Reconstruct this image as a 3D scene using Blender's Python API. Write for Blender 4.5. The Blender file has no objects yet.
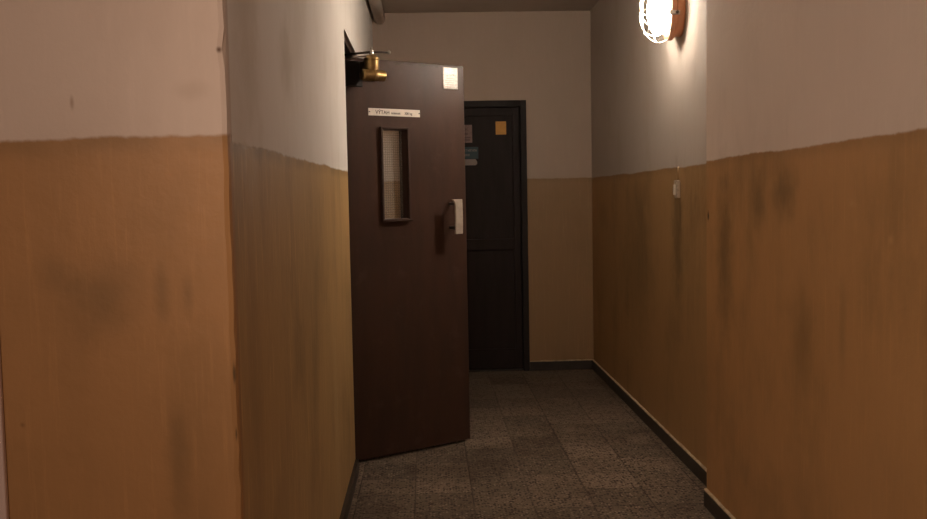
import bpy, bmesh, math, random
from mathutils import Vector, Matrix
random.seed(7)
S = bpy.context.scene
C = S.collection

# ------------------------------------------------------------------ helpers
def lin(r, g, b):
    f = lambda c: (c/255/12.92) if c/255 <= .04045 else ((c/255+.055)/1.055)**2.4
    return (f(r), f(g), f(b), 1)

def link(name, bm, mat, parent=None, smooth=False, bevel=0, seg=2):
    me = bpy.data.meshes.new(name)
    bmesh.ops.recalc_face_normals(bm, faces=bm.faces)
    bm.to_mesh(me); bm.free()
    if smooth:
        for p in me.polygons: p.use_smooth = True
    for m in (mat if isinstance(mat, (list, tuple)) else [mat]): me.materials.append(m)
    o = bpy.data.objects.new(name, me); C.objects.link(o)
    if parent is not None: o.parent = parent
    if bevel:
        b = o.modifiers.new('bevel', 'BEVEL'); b.width = bevel; b.segments = seg
        b.limit_method = 'ANGLE'; b.angle_limit = math.radians(40)
    return o

def tag(o, label=None, cat=None, group=None, kind=None):
    if label: o['label'] = label
    if cat: o['category'] = cat
    if group: o['group'] = group
    if kind: o['kind'] = kind
    return o

def empty(name, loc, rz=0):
    o = bpy.data.objects.new(name, None); C.objects.link(o)
    o.location = loc; o.rotation_euler.z = rz; o.empty_display_size = .1
    return o

def box(bm, x0, x1, y0, y1, z0, z1, mi=0):
    v = [bm.verts.new((x, y, z)) for x in (x0, x1) for y in (y0, y1) for z in (z0, z1)]
    for idx in ((0,1,3,2),(4,6,7,5),(0,4,5,1),(2,3,7,6),(0,2,6,4),(1,5,7,3)):
        f = bm.faces.new([v[i] for i in idx]); f.material_index = mi
    return v

def tube(bm, pts, r, n=12, cap=True):
    pts = [Vector(p) for p in pts]
    rs = r if isinstance(r, (list, tuple)) else [r]*len(pts)
    rings = []; ref = None
    for i, p in enumerate(pts):
        d = (pts[min(i+1, len(pts)-1)] - pts[max(i-1, 0)]).normalized()
        if ref is None:
            ref = Vector((0,0,1)) if abs(d.z) < .9 else Vector((1,0,0))
        a = d.cross(ref).normalized(); b = a.cross(d).normalized(); ref = b
        rings.append([bm.verts.new(p + rs[i]*(a*math.cos(2*math.pi*k/n) + b*math.sin(2*math.pi*k/n))) for k in range(n)])
    for A, B in zip(rings, rings[1:]):
        for k in range(n): bm.faces.new((A[k], A[(k+1)%n], B[(k+1)%n], B[k]))
    if cap:
        bm.faces.new(rings[0]); bm.faces.new(rings[-1][::-1])

def lathe(bm, prof, n=32, mat=Matrix(), sx=1, sy=1, closed=False):
    """revolve (r, h) about local +Z, ellipse scale sx, sy, then transform"""
    rings = []
    for r, h in prof:
        if r < 1e-6: rings.append([bm.verts.new(mat @ Vector((0,0,h)))])
        else: rings.append([bm.verts.new(mat @ Vector((r*sx*math.cos(2*math.pi*k/n), r*sy*math.sin(2*math.pi*k/n), h))) for k in range(n)])
    for A, B in zip(rings, rings[1:]):
        for k in range(n):
            if len(A) == 1 and len(B) == 1: continue
            if len(A) == 1: bm.faces.new((A[0], B[k], B[(k+1)%n]))
            elif len(B) == 1: bm.faces.new((A[k], A[(k+1)%n], B[0]))
            else: bm.faces.new((A[k], A[(k+1)%n], B[(k+1)%n], B[k]))

# ------------------------------------------------------------------ materials
class NT:
    def __init__(s, name):
        s.m = bpy.data.materials.new(name); s.m.use_nodes = True
        s.t = s.m.node_tree; s.n = s.t.nodes; s.l = s.t.links
        s.b = s.n['Principled BSDF']; s.out = s.n['Material Output']
        s.co = s.n.new('ShaderNodeTexCoord').outputs['Object']
    def put(s, sock, v):
        if v is None: return
        if isinstance(v, bpy.types.NodeSocket): s.l.new(v, sock)
        else: sock.default_value = v
    def math(s, op, a, b=None, c=None):
        n = s.n.new('ShaderNodeMath'); n.operation = op
        for i, v in enumerate((a, b, c)): s.put(n.inputs[i], v)
        return n.outputs[0]
    def sep(s, v):
        n = s.n.new('ShaderNodeSeparateXYZ'); s.l.new(v, n.inputs[0]); return n.outputs
    def scale(s, sc, loc=(0,0,0)):
        n = s.n.new('ShaderNodeMapping'); s.l.new(s.co, n.inputs[0])
        n.inputs['Scale'].default_value = sc; n.inputs['Location'].default_value = loc
        return n.outputs[0]
    def noise(s, vec, sc, det=3, rough=.55):
        n = s.n.new('ShaderNodeTexNoise'); s.l.new(vec, n.inputs['Vector'])
        n.inputs['Scale'].default_value = sc; n.inputs['Detail'].default_value = det
        n.inputs['Roughness'].default_value = rough
        return n.outputs[0]
    def ramp(s, v, a, b, lo=0, hi=1, smooth=True):
        n = s.n.new('ShaderNodeMapRange'); n.interpolation_type = 'SMOOTHSTEP' if smooth else 'LINEAR'
        s.put(n.inputs[0], v)
        for i, x in enumerate((a, b, lo, hi)): s.put(n.inputs[i+1], x)
        return n.outputs[0]
    def mix(s, f, a, b, bl='MIX'):
        n = s.n.new('ShaderNodeMix'); n.data_type = 'RGBA'; n.blend_type = bl
        s.put(n.inputs[0], f); s.put(n.inputs[6], a); s.put(n.inputs[7], b)
        return n.outputs[2]
    def bump(s, h, strength, dist=.01):
        n = s.n.new('ShaderNodeBump'); n.inputs['Strength'].default_value = strength
        n.inputs['Distance'].default_value = dist; s.put(n.inputs['Height'], h)
        s.l.new(n.outputs[0], s.b.inputs['Normal'])
    def set(s, **k):
        for a, v in k.items(): s.put(s.b.inputs[a.replace('_', ' ')], v)
        return s

UP = (.60, .52, .455, 1)
LO = (.41, .226, .088, 1)

def wall_mat(name, cx=0, cy=0, c0=1.49, up=UP, lo=LO, dirt_lo=.35, dirt_up=.25, dark=(.13,.085,.035,1), dirt_hi=(.36,.28,.20,1),
             edge=.25, spots=(), rough_lo=.5, seed=0, pale=.12):
    t = NT(name); x, y, z = t.sep(t.co)
    p = t.scale((1,1,1), (seed, seed*.7, seed*.3))
    w = t.math('MULTIPLY', t.math('SUBTRACT', t.noise(p, 3.2, 2), .5), .020)
    w2 = t.math('MULTIPLY', t.math('SUBTRACT', t.noise(p, 30, 3, .6), .5), .012)
    zd = t.math('ADD', t.math('ADD', w, w2), c0)
    if cx: zd = t.math('ADD', zd, t.math('MULTIPLY', x, cx))
    if cy: zd = t.math('ADD', zd, t.math('MULTIPLY', y, cy))
    d = t.math('SUBTRACT', z, zd)
    m = t.ramp(d, -.005, .004)
    # upper limewash
    streak = t.math('ADD', t.math('MULTIPLY', t.noise(t.scale((2.4,2.4,.9), (seed,0,1)), 1.5, 6, .68), .75),
                    t.math('MULTIPLY', t.noise(p, 2.6, 3, .5), .25))
    blot = t.noise(p, 1.9, 4, .6)
    fine = t.noise(t.scale((14,14,1.6), (seed,2,0)), 3.0, 5, .7)
    brush = t.noise(t.scale((22,22,1.1), (seed,5,0)), 3.2, 4, .7)
    u = t.mix(t.math('MULTIPLY', t.ramp(streak, .48, .74), dirt_up), up, dirt_hi)
    u = t.mix(t.math('MULTIPLY', t.ramp(blot, .52, .75), dirt_up*.7), u, dirt_hi)
    u = t.mix(t.math('MULTIPLY', t.ramp(fine, .5, .8), .18), u, tuple(min(1, c*1.25) for c in up[:3])+(1,))
    # lower oil paint
    l = t.mix(t.math('MULTIPLY', t.ramp(streak, .46, .72), dirt_lo), lo, dark)
    l = t.mix(t.math('MULTIPLY', t.ramp(blot, .5, .72), dirt_lo*.7), l, dark)
    l = t.mix(t.math('MULTIPLY', t.ramp(fine, .52, .8), .22), l, tuple(c*1.22 for c in lo[:3])+(1,))
    l = t.mix(t.math('MULTIPLY', t.ramp(brush, .52, .72), pale), l, tuple(min(1, c*1.9) for c in lo[:3])+(1,))
    # brushed darker lip right under the painted line
    lip = t.math('MULTIPLY', t.ramp(d, -.045, -.004), t.ramp(t.noise(p, 9, 3), .35, .6, edge*.4, edge))
    l = t.mix(lip, l, dark)
    col = t.mix(m, l, u)
    for (c, r, colr, k) in spots:
        v = t.n.new('ShaderNodeVectorMath'); v.operation = 'SUBTRACT'; t.l.new(t.co, v.inputs[0]); v.inputs[1].default_value = c
        v2 = t.n.new('ShaderNodeVectorMath'); v2.operation = 'DIVIDE'; t.l.new(v.outputs[0], v2.inputs[0]); v2.inputs[1].default_value = r
        ln = t.n.new('ShaderNodeVectorMath'); ln.operation = 'LENGTH'; t.l.new(v2.outputs[0], ln.inputs[0])
        dd = t.math('ADD', ln.outputs['Value'], t.math('MULTIPLY', t.math('SUBTRACT', t.noise(p, 12, 3), .5), .9))
        soft = .25 if max(r) < .06 and k > .5 else 1.0
        col = t.mix(t.math('MULTIPLY', t.ramp(dd, 1.0, 1.0-soft), k), col, colr)
    h = t.math('ADD', t.noise(p, 24, 5, .6), t.math('MULTIPLY', t.noise(t.scale((12,12,2.5)), 3, 3), .35))
    h = t.math('ADD', h, t.math('MULTIPLY', m, .4))
    t.bump(h, .22, .006)
    t.set(Base_Color=col, Roughness=t.ramp(m, 0, 1, rough_lo, .85), Specular_IOR_Level=t.ramp(m, 0, 1, .35, .15))
    return t.m

def plain(name, col, rough=.5, metal=0, var=0, sc=20, bump=0, spec=None, stretch=(1,1,1)):
    t = NT(name)
    n = t.noise(t.scale(stretch), sc, 4, .6)
    c = t.mix(t.ramp(n, .35, .75), col, tuple(v*(1-var) for v in col[:3])+(1,)) if var else col
    t.set(Base_Color=c, Roughness=rough, Metallic=metal)
    if spec is not None: t.set(Specular_IOR_Level=spec)
    if bump: t.bump(n, bump, .004)
    return t.m

def floor_mat():
    t = NT('terrazzo'); x, y, z = t.sep(t.co)
    TX, TY = .2615, .2445
    fx = t.math('DIVIDE', t.math('SUBTRACT', x, .183), TX); fy = t.math('DIVIDE', t.math('SUBTRACT', y, 3.955), TY)
    ix = t.math('FLOOR', fx); iy = t.math('FLOOR', fy)
    cb = t.n.new('ShaderNodeCombineXYZ'); t.l.new(ix, cb.inputs[0]); t.l.new(iy, cb.inputs[1])
    wn = t.n.new('ShaderNodeTexWhiteNoise'); wn.noise_dimensions = '3D'; t.l.new(cb.outputs[0], wn.inputs['Vector'])
    r = wn.outputs['Value']
    ex = t.math('MULTIPLY', t.math('SUBTRACT', .5, t.math('ABSOLUTE', t.math('SUBTRACT', t.math('SUBTRACT', fx, ix), .5))), TX)
    ey = t.math('MULTIPLY', t.math('SUBTRACT', .5, t.math('ABSOLUTE', t.math('SUBTRACT', t.math('SUBTRACT', fy, iy), .5))), TY)
    seam = t.ramp(t.math('MINIMUM', ex, ey), .0012, .0042, 1, 0)
    off = t.n.new('ShaderNodeVectorMath'); off.operation = 'MULTIPLY_ADD'
    t.l.new(cb.outputs[0], off.inputs[0]); off.inputs[1].default_value = (3.17, 1.93, 0); t.l.new(t.co, off.inputs[2])
    def chips(sc):
        v = t.n.new('ShaderNodeTexVoronoi'); v.inputs['Scale'].default_value = sc; t.l.new(off.outputs[0], v.inputs['Vector'])
        return v.outputs['Color'], v.outputs['Distance']
    c1, d1 = chips(72); c2, d2 = chips(150)
    g1 = t.sep(c1)[0]; g2 = t.sep(c2)[1]
    base = t.mix(r, (.145,.112,.083,1), (.275,.213,.16,1))
    k1 = t.math('MULTIPLY', t.ramp(g1, .50, .54), t.ramp(d1, .52, .42))
    k2 = t.math('MULTIPLY', t.ramp(g2, .58, .62), t.ramp(d2, .5, .4))
    k3 = t.math('MULTIPLY', t.ramp(g1, .24, .20), t.ramp(d1, .45, .36))
    col = t.mix(t.math('MULTIPLY', k1, .95), base, (.035,.022,.016,1))
    col = t.mix(t.math('MULTIPLY', k2, .6), col, (.05,.035,.025,1))
    col = t.mix(t.math('MULTIPLY', k3, .45), col, (.52,.42,.33,1))
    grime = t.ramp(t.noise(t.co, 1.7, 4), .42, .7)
    col = t.mix(t.math('MULTIPLY', t.math('MAXIMUM', grime, t.ramp(y, 4.9, 6.6)), .55), col, (.07,.05,.035,1))  # grime, plus weaker light towards the far end put into the colour
    col = t.mix(t.math('MULTIPLY', seam, t.ramp(t.noise(t.co, 3.1, 2), .35, .65, .3, .9)), col, (.04,.028,.02,1))
    t.bump(t.math('SUBTRACT', 1.0, seam), .35, .002)
    t.set(Base_Color=col, Roughness=t.ramp(grime, 0, 1, .55, .7), Specular_IOR_Level=.15)
    return t.m

def emis(name, col, st):
    t = NT(name); t.set(Base_Color=(.9,.85,.75,1), Emission_Color=col, Emission_Strength=st, Roughness=.3)
    return t.m

def leaf_mat():
    t = NT('brown door enamel'); x, y, z = t.sep(t.co)
    n = t.noise(t.scale((6,6,1.2)), 2, 5); f = t.noise(t.co, 9, 4)
    col = t.mix(t.ramp(n, .35, .7), (.060,.031,.0215,1), (.048,.027,.020,1))
    col = t.mix(t.math('MULTIPLY', t.ramp(f, .56, .72), .25), col, (.10,.062,.046,1))
    # chipped paint along the top edge
    chip = t.math('MULTIPLY', t.ramp(t.math('ADD', z, t.math('MULTIPLY', t.noise(t.scale((1,1,3)), 26, 3), .05)), 2.077, 2.081), t.ramp(x, .25, .3))
    col = t.mix(t.math('MULTIPLY', chip, .8), col, (.03,.013,.008,1))
    t.bump(t.noise(t.scale((1,1,.5)), 16, 3), .12, .01)
    t.set(Base_Color=col, Roughness=.38, Specular_IOR_Level=.10)
    return t.m

def wired_glass():
    t = NT('wired glass'); x, y, z = t.sep(t.co)
    def g(v, p):
        f = t.math('FRACT', t.math('DIVIDE', v, p))
        return t.ramp(t.math('ABSOLUTE', t.math('SUBTRACT', f, .5)), .40, .45)
    m = t.math('MAXIMUM', g(x, .0125), g(z, .0125))
    tr = t.n.new('ShaderNodeBsdfTransparent'); tr.inputs[0].default_value = (.95,.92,.88,1)
    gl = t.n.new('ShaderNodeBsdfGlossy'); gl.inputs['Roughness'].default_value = .08
    mx = t.n.new('ShaderNodeMixShader'); mx.inputs[0].default_value = .05
    t.l.new(tr.outputs[0], mx.inputs[1]); t.l.new(gl.outputs[0], mx.inputs[2])
    df = t.n.new('ShaderNodeBsdfDiffuse'); df.inputs[0].default_value = (.85,.78,.68,1)
    md = t.n.new('ShaderNodeMixShader'); md.inputs[0].default_value = .10
    t.l.new(mx.outputs[0], md.inputs[1]); t.l.new(df.outputs[0], md.inputs[2]); mx = md
    t.set(Base_Color=(.10,.085,.07,1), Roughness=.5, Metallic=.5)
    m2 = t.n.new('ShaderNodeMixShader'); t.l.new(t.math('MULTIPLY', m, .30), m2.inputs[0])
    t.l.new(mx.outputs[0], m2.inputs[1]); t.l.new(t.b.outputs[0], m2.inputs[2])
    t.l.new(m2.outputs[0], t.out.inputs[0])
    return t.m

DK = (.10,.07,.032,1)
M_left = wall_mat('passage wall paint', cy=.0056, c0=1.4685, lo=(.44,.27,.112,1), up=(.71,.645,.59,1), dirt_lo=.5, dirt_up=.35, pale=.38, dark=(.16,.105,.045,1), dirt_hi=(.48,.39,.29,1), edge=.5, seed=3,
    spots=[((-.38,2.02,.9), (.2,.14,.6), DK, .25), ((-.38,3.72,.5), (.2,.12,.5), (.55,.42,.22,1), .3), ((-.38,2.62,1.75), (.2,.17,.16), (.45,.37,.28,1), .5), ((-.38,2.05,1.8), (.2,.22,.5), (.50,.41,.32,1), .5),
           ((-.38,3.1,1.1), (.2,.5,.5), DK, .2), ((-.38,2.0,1.478), (.1,.06,.012), (.6,.52,.42,1), .7)])
M_front = wall_mat('near left wall paint', cx=.018, c0=1.4985, dirt_lo=.22, dirt_up=.25, seed=1, edge=.3, up=(.60,.49,.42,1), lo=(.40,.21,.085,1), dirt_hi=(.42,.31,.25,1),
    spots=[((-.393,1.83,1.652), (.008,.1,.009), (.10,.05,.03,1), .9), ((-.676,1.83,1.555), (.006,.1,.02), (.28,.19,.14,1), .6),
           ((-.386,1.83,1.02), (.004,.1,.03), (.06,.04,.02,1), .8), ((-.386,1.83,.9), (.003,.1,.02), (.06,.04,.02,1), .8), ((-.80,1.83,.93), (.009,.1,.009), (.2,.1,.04,1), .7), ((-.63,1.83,1.17), (.10,.1,.12), DK, .38), ((-.52,1.83,1.18), (.022,.1,.09), DK, .35), ((-.47,1.83,1.18), (.018,.1,.07), DK, .3), ((-.72,1.83,1.22), (.06,.1,.05), DK, .25), ((-.50,1.83,.86), (.035,.1,.16), DK, .35), ((-.45,1.83,1.575), (.05,.1,.025), (.38,.28,.21,1), .25), ((-.70,1.83,1.1), (.08,.1,.3), DK, .12)])
M_rnear = wall_mat('near right wall paint', cy=-.006, c0=1.5165, dirt_lo=.38, dirt_up=.25, seed=5, edge=.22, up=(.64,.53,.455,1), lo=(.44,.24,.098,1), dirt_hi=(.40,.31,.25,1),
    spots=[((1.19,2.565,1.32), (.1,.045,.022), (.50,.29,.13,1), .55), ((1.19,2.345,1.23), (.1,.022,.02), (.52,.31,.14,1), .6), ((1.19,3.895,1.26), (.1,.018,.028), (.05,.03,.02,1), .95),
           ((1.19,3.06,1.36), (.1,.15,.15), DK, .55), ((1.19,3.3,1.33), (.1,.12,.16), DK, .45), ((1.19,2.9,.9), (.1,.12,.28), DK, .22), ((1.19,2.62,.95), (.1,.04,.2), DK, .3), ((1.19,3.68,1.1), (.1,.15,.5), DK, .6), ((1.19,2.17,1.42), (.1,.012,.06), (.55,.36,.2,1), .5)])
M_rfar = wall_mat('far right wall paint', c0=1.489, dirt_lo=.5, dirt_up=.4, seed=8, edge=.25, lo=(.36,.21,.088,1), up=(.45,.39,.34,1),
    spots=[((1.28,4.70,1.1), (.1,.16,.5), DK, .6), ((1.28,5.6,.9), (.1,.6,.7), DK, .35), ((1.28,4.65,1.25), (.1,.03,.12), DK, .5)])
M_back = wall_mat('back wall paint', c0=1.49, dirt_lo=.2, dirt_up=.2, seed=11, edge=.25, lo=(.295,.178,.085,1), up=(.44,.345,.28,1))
M_ceil = plain('ceiling limewash', (.42,.34,.275,1), .9, var=.12, sc=2, bump=.05)
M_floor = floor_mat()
M_base = plain('dark skirting', (.035,.026,.02,1), .45, var=.5, sc=12, bump=.15)
M_lip = plain('pale paint lip', (.55,.42,.27,1), .7, var=.4, sc=30)
M_leaf = leaf_mat()
M_wood = plain('black brown joinery', (.022,.0175,.0155,1), .6, spec=.15, var=.25, sc=3, stretch=(6,6,.8), bump=.05)
M_woodp = plain('black brown panel', (.024,.0165,.0145,1), .6, spec=.15, var=.25, sc=3, stretch=(6,6,.8))
M_frame = plain('brown steel frame', (.05,.028,.02,1), .5, var=.3, sc=8)
M_cabin = plain('lift cabin panel', (.06,.045,.035,1), .5, var=.2, sc=3)
M_brass = plain('aged brass', (.34,.225,.095,1), .4, metal=1, var=.4, sc=26)
M_steel = plain('worn steel', (.45,.41,.36,1), .35, metal=1, var=.3, sc=30)
M_dksteel = plain('dark steel arm', (.07,.055,.045,1), .4, metal=.8, var=.3, sc=30)
M_white = plain('ivory plate', (.66,.57,.47,1), .5, var=.12, sc=40)
M_ink = plain('dark ink', (.05,.035,.03,1), .6)
M_paper = plain('shiny white sticker', (.78,.72,.64,1), .33, var=.35, sc=90, spec=.4, bump=.12)
M_grip = plain('pale grip', (.44,.37,.30,1), .55, var=.25, sc=25, bump=.1)
M_plug = plain('cream plastic', (.44,.35,.26,1), .5, var=.4, sc=40)
M_yellow = plain('yellow paper', (.62,.30,.045,1), .6, var=.12, sc=40)
M_pink = plain('faded poster', (.24,.155,.13,1), .6, var=.2, sc=60)
M_pinkd = plain('poster print', (.13,.075,.07,1), .6)
M_teal = plain('teal plastic', (.02,.055,.062,1), .5, var=.15, sc=40)
M_label = plain('grey label', (.27,.22,.19,1), .6, var=.15, sc=40)
M_post = plain('pale door post paint', (.62,.47,.42,1), .5, var=.1, sc=6)
M_pipe = plain('painted pipe', (.52,.43,.36,1), .7, var=.15, sc=6)
M_bake = plain('brown lamp base', (.42,.17,.075,1), .35, var=.2, sc=12)
M_wire = plain('cage wire', (.8,.72,.6,1), .4, metal=.3)
M_lamp = emis('lit opal glass', (1,.89,.75,1), 178)
_t = M_lamp.node_tree; _c = _t.nodes.new('ShaderNodeTexCoord'); _s = _t.nodes.new('ShaderNodeSeparateXYZ'); _m = _t.nodes.new('ShaderNodeMapRange')
_t.links.new(_c.outputs['Object'], _s.inputs[0]); _t.links.new(_s.outputs[0], _m.inputs[0])
for _i, _v in enumerate((-.105, -.160, 72, 300)): _m.inputs[_i+1].default_value = _v    # bulb sits at the outer end of the glass
_t.links.new(_m.outputs[0], _t.nodes['Principled BSDF'].inputs['Emission Strength'])

# ------------------------------------------------------------------ setting
XL, XR, XN, YB, ZC = -.38, 1.279, 1.191, 7.15, 2.757
YC, YO0, YO1, ZL, ZB = 1.83, 4.575, 5.43, 2.182, .072
YN = 3.925
def struct(name, boxes, mat, bevel=0):
    bm = bmesh.new()
    for b in boxes: box(bm, *b)
    return tag(link(name, bm, mat, bevel=bevel), kind='structure')

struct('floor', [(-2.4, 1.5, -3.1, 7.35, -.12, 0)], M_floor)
struct('ceiling', [(-2.4, 1.5, -3.1, 7.35, ZC, ZC+.12)], M_ceil)
struct('wall_left', [(XL-.16, XL, YC+.03, YO0, ZB-.004, ZC), (XL-.16, XL, YO1, YB, ZB-.004, ZC), (XL-.16, XL, YO0, YO1, ZL, ZC)], M_left)
# near left wall, its free corner worn a little uneven
bm = bmesh.new()
NZ = 70; prev = None
for i in range(NZ+1):
    z = ZC*i/NZ; j = .0035*(random.random()-.5)
    if abs(z-1.655) < .03: j -= .006
    P = [(-.985, YC+.03), (-.985, YC), (XL-.012+j, YC), (XL-.003+j, YC+.004), (XL+j*.5, YC+.013), (XL, YC+.03)]
    ring = [bm.verts.new((a, b, z)) for a, b in P]
    if prev:
        for k in range(len(P)): bm.faces.new((prev[k], prev[(k+1)%len(P)], ring[(k+1)%len(P)], ring[k]))
    else: bm.faces.new(ring)
    prev = ring
bm.faces.new(prev)
tag(link('wall_front', bm, M_front), kind='structure')
struct('wall_front_left', [(-2.3, -.987, YC, YC+.1, 0, ZC)], M_front)
struct('wall_right', [(XR, XR+.15, YN+.0, YB, 0, ZC)], M_rfar)
struct('wall_right_near', [(XN, XR+.15, -3.0, YN-.001, 0, ZC)], M_rnear, bevel=.004)
struct('wall_hall_left', [(-2.4, -2.302, -3.0, YC+.1, 0, ZC)], M_front)
struct('wall_hall_rear', [(-2.4, XR+.15, -3.1, -3.002, 0, ZC)], M_front)
# back wall with the far doorway cut in it
DX0, DX1, DZ1 = -.20, .778, 2.09
struct('wall_back', [(XL-.16, DX0, YB, YB+.15, 0, ZC), (DX1, XR+.15, YB, YB+.15, 0, ZC), (DX0, DX1, YB, YB+.15, DZ1, ZC)], M_back)
# lift shaft behind the open doorway
struct('wall_shaft', [(-1.9, -1.85, 4.3, 5.8, 0, 2.5), (-1.85, XL-.162, 4.3, 4.35, 0, 2.5), (-1.85, XL-.162, 5.75, 5.8, 0, 2.5), (-1.85, XL-.162, 4.35, 5.75, 2.45, 2.5)], M_cabin)

def skirting(name, x0, x1, y0, y1):
    """dark strip with an uneven pale lip of paint on top"""
    bm = bmesh.new(); box(bm, x0, x1, y0, y1, 0, ZB-.003)
    o = tag(link(name, bm, M_base), kind='structure')
    bm = bmesh.new(); along_y = (y1-y0) > (x1-x0)
    L = (y1-y0) if along_y else (x1-x0); n = max(8, int(L/.03)); prev = None
    for i in range(n+1):
        s = i/n*L; w = .004*(random.random()-.35); hh = .004+.0035*random.random()
        if along_y:
            xa, xb = (x0-max(w,0)*.6, x1) if x1 > 0 else (x0, x1+max(w,0)*.6)
            q = [(xa, y0+s, ZB-.0028), (xb, y0+s, ZB-.0028), (xb, y0+s, ZB+hh), (xa, y0+s, ZB+hh-.003)]
        else:
            q = [(x0+s, y0-max(w,0)*.6, ZB-.0028), (x0+s, y1, ZB-.0028), (x0+s, y1, ZB+hh), (x0+s, y0-max(w,0)*.6, ZB+hh-.003)]
        r = [bm.verts.new(v) for v in q]
        if prev:
            for k in range(4): bm.faces.new((prev[k], prev[(k+1)%4], r[(k+1)%4], r[k]))
        else: bm.faces.new(r)
        prev = r
    bm.faces.new(prev)
    link('paint_lip', bm, M_lip, o)
    return o
skirting('baseboard_right', XR-.012, XR-.0005, YN+.012, YB-.013)
skirting('baseboard_right_near', XN-.012, XN-.0005, -2.9, YN-.002)
struct('baseboard_step', [(XN, XR-.0125, YN, YN+.011, 0, ZB)], M_base)
skirting('baseboard_back', DX1+.001, XR-.0005, YB-.012, YB-.0005)
struct('baseboard_left', [(XL-.15, XL+.016, YC+.031, YO0-.002, 0, ZB-.005)], M_base)
struct('baseboard_left_far', [(XL-.15, XL+.016, YO1+.002, YB-.001, 0, ZB-.005)], M_base)

# pale post of the doorway on the near left wall
struct('trim_1', [(-.98, -.833, YC-.016, YC-.0005, 0, 2.05)], M_post, bevel=.004)
# steel frame lining the lift doorway
struct('trim_2', [(XL-.158, XL-.018, YO0+.0005, YO0+.022, 0, ZL-.0005), (XL-.158, XL-.018, YO1-.022, YO1-.0005, 0, ZL-.0005),
                  (XL-.158, XL-.018, YO0+.022, YO1-.022, ZL-.022, ZL-.0005)], M_frame)

# ------------------------------------------------------------------ far door
fd = empty('door_2', (DX0, YB, 0))
tag(fd, 'closed black-brown panelled door in the back wall with notices on it', 'door', kind='structure')
W = DX1-DX0
bm = bmesh.new()
for b in ((0.001, .048, -.014, .1, 0, DZ1-.001), (W-.048, W-.001, -.014, .1, 0, DZ1-.001), (.048, W-.048, -.014, .1, DZ1-.05, DZ1-.001)): box(bm, *b)
link('door_frame', bm, M_wood, fd, bevel=.004)
bm = bmesh.new()
x0, x1, z0, z1 = .050, W-.050, .012, DZ1-.052
ys, yp = .03, .07
st = .055
box(bm, x0, x0+st, ys, yp, z0, z1); box(bm, x1-st, x1, ys, yp, z0, z1)
for a, b in ((z0, .17), (.945, 1.03), (z1-.058, z1)): box(bm, x0+st, x1-st, ys, yp, a, b)
box(bm, x0+st, x1-st, ys+.016, yp-.004, .17, z1-.058)
link('door_leaf', bm, M_woodp, fd, bevel=.003)
bm = bmesh.new(); box(bm, x0, x1, .002, .11, 0, .011)
link('threshold', bm, M_base, fd)
yf = ys+.016     # face of the panels
def flat(name, a, b, c, d, mat, label, t=.0015, parent=fd, y=None):
    bm = bmesh.new(); y_ = yf if y is None else y
    box(bm, a-DX0, b-DX0, y_-t, y_-.0002, c, d)
    return tag(link(name, bm, mat, parent), label)
nt = flat('notice', .545, .626, 1.834, 1.934, M_yellow, 'square yellow notice')
po = flat('poster', .20, .363, 1.775, 1.912, M_pink, 'faded pinkish poster with dark print')
bm = bmesh.new()
for b in ((.215,.345,1.79,1.803),(.215,.35,1.81,1.82),(.25,.33,1.835,1.85)): box(bm, b[0]-DX0, b[1]-DX0, yf-.0022, yf-.0016, b[2], b[3])
tube(bm, [(.335-DX0, yf-.0019, 1.862), (.30-DX0, yf-.0019, 1.895)], .0022, 6); tube(bm, [(.335-DX0, yf-.0019, 1.895), (.30-DX0, yf-.0019, 1.862)], .0022, 6)
link('poster_print', bm, M_pinkd, po)
te = flat('door_sign', .20, .408, 1.652, 1.742, M_teal, 'teal sign with two lines of white lettering')
bm = bmesh.new(); rnd = random.Random(4)
def glyphs(bm, x, xe, z, h):
    while x < xe-.006:
        w = .008+.003*rnd.random(); k = rnd.random()
        Y0, Y1 = yf-.0023, yf-.0016
        box(bm, x-DX0, x+.0022-DX0, Y0, Y1, z, z+h)
        if k < .7: box(bm, x+w-.003-DX0, x+w-.001-DX0, Y0, Y1, z, z+h)
        if k > .3: box(bm, x+.0022-DX0, x+w-.003-DX0, Y0, Y1, z+h*.78, z+h)
        if k < .6: box(bm, x+.0022-DX0, x+w-.003-DX0, Y0, Y1, z+h*.4, z+h*.6)
        x += w+.002
glyphs(bm, .225, .394, 1.707, .017); glyphs(bm, .225, .34, 1.672, .017)
link('lettering', bm, M_label, te)
bm = bmesh.new()
pts = [(.20,1.602),(.385,1.602),(.398,1.612),(.398,1.630),(.385,1.649),(.20,1.649)]
A = [bm.verts.new((x-DX0, yf-.0015, z)) for x, z in pts]; B = [bm.verts.new((x-DX0, yf-.0002, z)) for x, z in pts]
bm.faces.new(A); bm.faces.new(B[::-1])
for k in range(6): bm.faces.new((A[k], B[k], B[(k+1)%6], A[(k+1)%6]))
tag(link('paper_label', bm, M_label, fd), 'grey white label strip')

# ------------------------------------------------------------------ open lift door
H = Vector((-.3735, 4.7227, 0)); ang = math.radians(32.733)
DW, DT, D0, D1 = .7025, .052, .015, 2.068
ld = empty('door_1', H, ang)            # local x along the leaf, local -y towards the camera, outer face at y = 0
tag(ld, 'brown painted steel lift door standing open into the passage, with small wired window', 'door', kind='structure')
wx0, wx1, wz0, wz1 = .166, .340, 1.240, 1.727      # outside of the window frame
fx = .013
hx0, hx1, hz0, hz1 = wx0+fx, wx1-fx, wz0+fx, wz1-fx
bm = bmesh.new()
xs = [-.045, hx0, hx1, DW]; zs = [D0, hz0, hz1, D1]
V = {}
for yi, yy in enumerate((0, DT)):
    for i, x in enumerate(xs):
        for k, z in enumerate(zs): V[yi, i, k] = bm.verts.new((x, yy, z))
for yi in (0, 1):
    for i in range(3):
        for k in range(3):
            if i == 1 and k == 1: continue
            bm.faces.new((V[yi,i,k], V[yi,i+1,k], V[yi,i+1,k+1], V[yi,i,k+1]))
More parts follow.
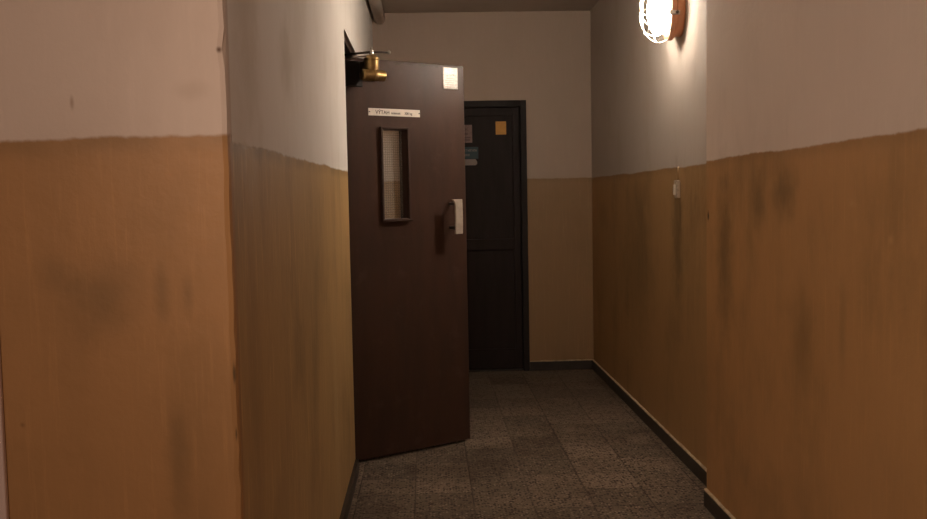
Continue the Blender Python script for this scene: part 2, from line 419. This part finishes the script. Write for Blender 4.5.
for i in range(3):
    bm.faces.new((V[0,i,0], V[1,i,0], V[1,i+1,0], V[0,i+1,0])); bm.faces.new((V[0,i,3], V[1,i,3], V[1,i+1,3], V[0,i+1,3]))
    bm.faces.new((V[0,0,i], V[1,0,i], V[1,0,i+1], V[0,0,i+1])); bm.faces.new((V[0,3,i], V[1,3,i], V[1,3,i+1], V[0,3,i+1]))
bm.faces.new((V[0,1,1], V[0,2,1], V[1,2,1], V[1,1,1])); bm.faces.new((V[0,1,2], V[0,2,2], V[1,2,2], V[1,1,2]))
bm.faces.new((V[0,1,1], V[0,1,2], V[1,1,2], V[1,1,1])); bm.faces.new((V[0,2,1], V[0,2,2], V[1,2,2], V[1,2,1]))
link('door_leaf', bm, M_leaf, ld, bevel=.0035)
bm = bmesh.new()
fy0, fy1 = -.016, -.0003
box(bm, wx0, hx0, fy0, fy1, wz0, wz1); box(bm, hx1, wx1, fy0, fy1, wz0, wz1)
box(bm, hx0, hx1, fy0, fy1, wz0, hz0); box(bm, hx0, hx1, fy0, fy1, hz1, wz1)
box(bm, wx0-.006, wx1+.006, fy0-.008, fy0-.0002, wz0-.002, wz0+.010)
wf = link('window_frame', bm, plain('window frame brown', (.055,.031,.023,1), .6, spec=.12, var=.3, sc=14), ld, bevel=.003)
bm = bmesh.new(); box(bm, hx0+.0005, hx1-.0005, DT-.010, DT-.006, hz0+.0005, hz1-.0005)
tag(link('window_pane', bm, wired_glass(), ld), 'clear wired glass pane with a fine wire grid')
# hinges
for z in (.35, 1.75):
    bm = bmesh.new(); tube(bm, [(-.0535, .006, z-.06), (-.0535, .006, z+.06)], .008, 12); link('hinge', bm, M_frame, ld, smooth=False)
# sign
sg = bmesh.new()
sz = 1.8015
box(sg, 0.104, .414, -.003, -.0003, sz-.0185, sz+.0185)
sign = tag(link('sign_plate', sg, M_white, ld, bevel=.001), 'long white sign plate lettered VÝTAH nosnost 300 kg')
def text(body, x, z, size, parent, ysurf, mat, name, squash=1):
    cu = bpy.data.curves.new(name, 'FONT'); cu.body = body; cu.size = size; cu.extrude = .0003; cu.offset = .0004
    tmp = bpy.data.objects.new(name, cu); C.objects.link(tmp)
    dg = bpy.context.evaluated_depsgraph_get(); me = bpy.data.meshes.new_from_object(tmp.evaluated_get(dg))
    C.objects.unlink(tmp); bpy.data.objects.remove(tmp)
    me.materials.clear(); me.materials.append(mat)
    me.transform(Matrix.Translation((x, ysurf, z)) @ Matrix.Rotation(math.pi/2, 4, 'X') @ Matrix.Diagonal((squash, 1, 1, 1)))
    o = bpy.data.objects.new(name, me); C.objects.link(o); o.parent = parent
    return o
text('VÝTAH', .145, sz-.0095, .026, sign, -.0036, M_ink, 'lettering', 1.0)
text('nosnost', .237, sz-.0085, .0175, sign, -.0036, M_ink, 'lettering', 1.0)
text('300 kg', .318, sz-.0085, .0175, sign, -.0036, M_ink, 'lettering', 1.0)
for x in (.110, .408):
    bm = bmesh.new(); lathe(bm, [(.0, -.0005), (.0035, -.0002), (.0035, .0025), (0, .003)], 12, Matrix.Translation((x, -.003, sz)) @ Matrix.Rotation(math.pi/2, 4, 'X'))
    link('screw', bm, M_ink, sign)
# shiny sticker near the top corner
bm = bmesh.new(); n = 10
G = [[bm.verts.new((.566+.095*i/n, -.0010-.0010*math.sin(i*.9)*math.sin(k*.8+1), 1.940+.115*k/n)) for k in range(n+1)] for i in range(n+1)]
for i in range(n):
    for k in range(n): bm.faces.new((G[i][k], G[i+1][k], G[i+1][k+1], G[i][k+1]))
stk = tag(link('sticker', bm, M_paper, ld, smooth=True), 'small shiny white sticker at the top free corner of the door')
so = stk.modifiers.new('thick', 'SOLIDIFY'); so.thickness = .0006
bm = bmesh.new()
zz = [2.010, 2.014, 2.009, 2.016, 2.013, 2.018, 2.012, 2.015]
tube(bm, [(.572+.0112*i, -.0028, z) for i, z in enumerate(zz)], [.0006,.0011,.0009,.0014,.0012,.002,.0012,.0007], 6)
for z, a, b in ((1.995,.586,.645),(1.984,.579,.652),(1.973,.579,.635),(1.962,.579,.651),(1.951,.579,.64)): box(bm, a, b, -.0030, -.0022, z, z+.0022)
link('print', bm, plain('sticker print', (.36,.27,.2,1), .6), stk)
# pull handle
bm = bmesh.new()
prof = []
for i in range(9):
    u = i/8; prof.append((-.030 + .006*math.sin(u*math.pi), 1.163+.187*u))
for s in (0, 1): pass
x0, x1 = .570, .616
rows = []
for i in range(13):
    u = i/12; z = 1.163+.185*u
    yb = -.090-.003*math.sin(u*math.pi); th = .013
    xa = x0 - (.017*max(0, (u-.86)/.14)**1.4)
    rows.append([bm.verts.new(p) for p in ((xa, yb, z), (x1, yb, z), (x1, yb+th, z), (xa, yb+th, z))])
for A, B in zip(rows, rows[1:]):
    for k in range(4): bm.faces.new((A[k], A[(k+1)%4], B[(k+1)%4], B[k]))
bm.faces.new(rows[0]); bm.faces.new(rows[-1][::-1])
hd = tag(link('handle', bm, M_grip, ld, bevel=.003), 'pale upright grip handle')
bm = bmesh.new()
for z in (1.195, 1.325): tube(bm, [(.596, -.08, z), (.596, -.0003, z)], .009, 12)
link('handle_stem', bm, M_dksteel, hd)
# brass door closer
cx, cyy = .082, -.088
bm = bmesh.new()
box(bm, .058, .108, -.070, -.0003, 1.962, 2.045); box(bm, .03, .135, -.009, -.0003, 1.955, 2.05)
cl = tag(link('door_closer', bm, M_brass, ld, bevel=.002), 'old brass door closer')
bm = bmesh.new()
lathe(bm, [(0,1.985),(.036,1.985),(.036,2.046),(.039,2.048),(.039,2.056),(.032,2.060),(.026,2.070),(.012,2.073),(0,2.073)], 32, Matrix.Translation((cx, cyy, 0)))
link('closer_cylinder', bm, M_brass, cl, smooth=True, bevel=.001)
bm = bmesh.new()
rot = Matrix.Translation((cx-.070, cyy-.022, 1.970)) @ Matrix.Rotation(math.pi/2, 4, 'Y')
lathe(bm, [(0,0),(.022,0),(.0275,.006),(.0275,.058),(.030,.060),(.030,.078),(.0275,.080),(.0275,.124),(.022,.130),(0,.131)], 28, rot)
link('closer_barrel', bm, M_brass, cl, smooth=True, bevel=.001)
bm = bmesh.new(); box(bm, -.028, .072, -.012, -.0003, 1.922, 2.05)  # flat black slab on the leaf, hinge side of the closer
tag(link('dark_plate', bm, plain('black plate', (.012,.009,.008,1), .6, spec=.15), cl, bevel=.003), 'flat black plate')
# arm: world direction towards the lintel, expressed in the leaf's space
inv = (Matrix.Translation(H) @ Matrix.Rotation(ang, 4, 'Z')).inverted()
tip = inv @ Vector((XL-.06, 4.735, 2.078)); piv = Vector((cx, cyy, 2.087)); back = piv + Vector((.098, -.004, .004))
bm = bmesh.new(); tube(bm, [tip, piv, back], [.0055, .006, .0048], 10)
arm = link('closer_arm', bm, M_dksteel, cl, smooth=True)
bm = bmesh.new(); lathe(bm, [(0,2.072),(.011,2.072),(.011,2.093),(.007,2.097),(.0065,2.107),(.004,2.110),(0,2.110)], 18, Matrix.Translation((cx, cyy, 0)))
tag(link('spindle_nut', bm, M_steel, arm), 'bright spindle nut')
bm = bmesh.new(); bmesh.ops.create_uvsphere(bm, u_segments=16, v_segments=10, radius=.0095, matrix=Matrix.Translation(back))
tag(link('arm_knob', bm, M_steel, arm, smooth=True), 'bright round knob at the end of the arm')
t2 = inv @ Vector((XL-.06, 4.735, 2.064))
bm = bmesh.new(); tube(bm, [t2, Vector((cx-.02, cyy+.006, 2.066))], .0045, 8)
link('closer_link', bm, M_steel, cl, smooth=True)

# ------------------------------------------------------------------ caged wall lamp
LY, LZ = 4.625, 2.258
lp = empty('wall_lamp', (XR, LY, LZ))
tag(lp, 'lit oval caged wall lamp with brown base, high on the right wall', 'lamp')
toW = Matrix.Rotation(-math.pi/2, 4, 'Y')          # local z -> world -x ; local x -> world z
RZ, RY = .140, .098
bm = bmesh.new()
lathe(bm, [(0,.0005),(.90,.0005),(.92,.036),(.95,.040),(1.03,.046),(1.03,.066),(.98,.074),(.88,.078),(0,.078)], 48, toW, RZ, RY)
link('lamp_base', bm, M_bake, lp, smooth=False, bevel=.003)
bm = bmesh.new()
hc, ha = .116, .050
pr = [(.84*math.cos(a), hc+ha*math.sin(a)) for a in [-.76+(math.pi/2+.76)*i/16 for i in range(17)]]
pr[-1] = (0, hc+ha)
lathe(bm, pr, 40, toW, RZ, RY)
link('glass_dome', bm, M_lamp, lp, smooth=True)
bm = bmesh.new()
def cage_pt(th, phi):   # th around, phi 0 (base) .. pi/2 (tip)
    q = -.5+(math.pi/2+.5)*phi/(math.pi/2)
    r = 1.10*math.cos(q)**.9 if phi < 1.569 else 0
    return toW @ Vector((r*RZ*math.cos(th), r*RY*math.sin(th), .112+.092*math.sin(q)))
for k in range(4):
    th = math.pi*k/4
    a = [cage_pt(th, math.pi/2*i/14) for i in range(15)]; b = [cage_pt(th+math.pi, math.pi/2*i/14) for i in range(14)]
    tube(bm, a + b[::-1], .0026, 8)
for phi in (.02, .42, .95):
    ring = [cage_pt(2*math.pi*i/48, phi) for i in range(49)]
    tube(bm, ring, .0028, 8, cap=False)
tag(link('wire_cage', bm, M_wire, lp, smooth=True), 'pale wire cage')
bm = bmesh.new()
box(bm, -.085, -.034, -RY*1.03-.006, -RY*.90, -.036, -.016)
link('cage_clip', bm, M_steel, lp, bevel=.002)
bm = bmesh.new(); lathe(bm, [(0,-.002),(.008,-.002),(.008,.006),(0,.009)], 14, Matrix.Translation((-.048, -RY*1.03-.006, -.026)) @ Matrix.Rotation(math.pi/2, 4, 'X'))
link('clip_screw', bm, M_dksteel, lp)

# ------------------------------------------------------------------ switch on the right wall
sw = empty('light_switch', (XR, 4.668, 1.380))
tag(sw, 'small cream surface-mounted switch box on the right wall below the lamp', 'switch')
bm = bmesh.new(); box(bm, -.022, -.0005, -.026, .026, -.046, .044); link('switch_box', bm, M_plug, sw, bevel=.005, seg=3)
bm = bmesh.new(); box(bm, -.029, -.0225, -.012, .012, -.030, .022); link('rocker', bm, M_white, sw, bevel=.002)
bm = bmesh.new()
tube(bm, [(-.004, .004, .0445), (-.004, .003, .08), (-.003, .006, .112)], .0045, 8); link('cable_stub', bm, plain('painted cable', (.30,.19,.09,1), .6), sw, smooth=True)

# ------------------------------------------------------------------ ceiling pipe
bm = bmesh.new()
tube(bm, [(-.322, 1.9+.75*i, 2.711+.0015*math.sin(i*1.7)) for i in range(8)][:7]+[(-.322, YB-.0005, 2.711)], .042, 24)
tag(link('ceiling_pipe', bm, M_pipe, smooth=True), 'painted pipe running under the ceiling along the left passage wall', 'pipe')

# ------------------------------------------------------------------ light
def area(name, loc, target, size, power, col):
    l = bpy.data.lights.new(name, 'AREA'); l.energy = power; l.size = size; l.color = col; l.shape = 'DISK'
    o = bpy.data.objects.new(name, l); C.objects.link(o); o.location = loc
    o.rotation_euler = (Vector(target)-Vector(loc)).to_track_quat('-Z', 'Y').to_euler()
    return o
area('hall_light', (-.45, -1.3, 2.35), (-.3, 2.5, 1.2), 1.0, 33, (1, .75, .58))
sl = bpy.data.lights.new('fill_spot', 'SPOT'); sl.energy = 195; sl.color = (1, .76, .59); sl.spot_size = math.radians(46); sl.spot_blend = 1; sl.shadow_soft_size = .25  # added fill with no known source, brightens the near right wall
so = bpy.data.objects.new('fill_spot', sl); C.objects.link(so); so.location = (-1.2, -.8, 2.3)
so.rotation_euler = (Vector((1.19, 2.75, 1.15))-so.location).to_track_quat('-Z', 'Y').to_euler()
w = bpy.data.worlds.new('World'); S.world = w; w.use_nodes = True
w.node_tree.nodes['Background'].inputs[0].default_value = (1, .75, .6, 1)
w.node_tree.nodes['Background'].inputs[1].default_value = .02

# ------------------------------------------------------------------ camera
f, pi_, ro, ya, CH = 929.85, .0672, .0187, .0387, 1.36
F = Vector((math.sin(ya)*math.cos(pi_), math.cos(ya)*math.cos(pi_), -math.sin(pi_)))
R = Vector((math.cos(ya), -math.sin(ya), 0)); U = Vector((math.sin(ya)*math.sin(pi_), math.cos(ya)*math.sin(pi_), math.cos(pi_)))
Rr = R*math.cos(ro) - U*math.sin(ro); Ur = R*math.sin(ro) + U*math.cos(ro)
cam = bpy.data.cameras.new('camera'); co = bpy.data.objects.new('camera', cam); C.objects.link(co)
M = Matrix((Rr, Ur, -F)).transposed().to_4x4(); M.translation = (0, 0, CH)
co.matrix_world = M
cam.sensor_fit = 'HORIZONTAL'; cam.sensor_width = 36; cam.lens = f/927*36; cam.clip_start = .05
S.camera = co
S.view_settings.view_transform = 'Standard'; S.view_settings.look = 'None'
S.view_settings.exposure = 0
S.cycles.use_denoising = True
S.cycles.max_bounces = 8
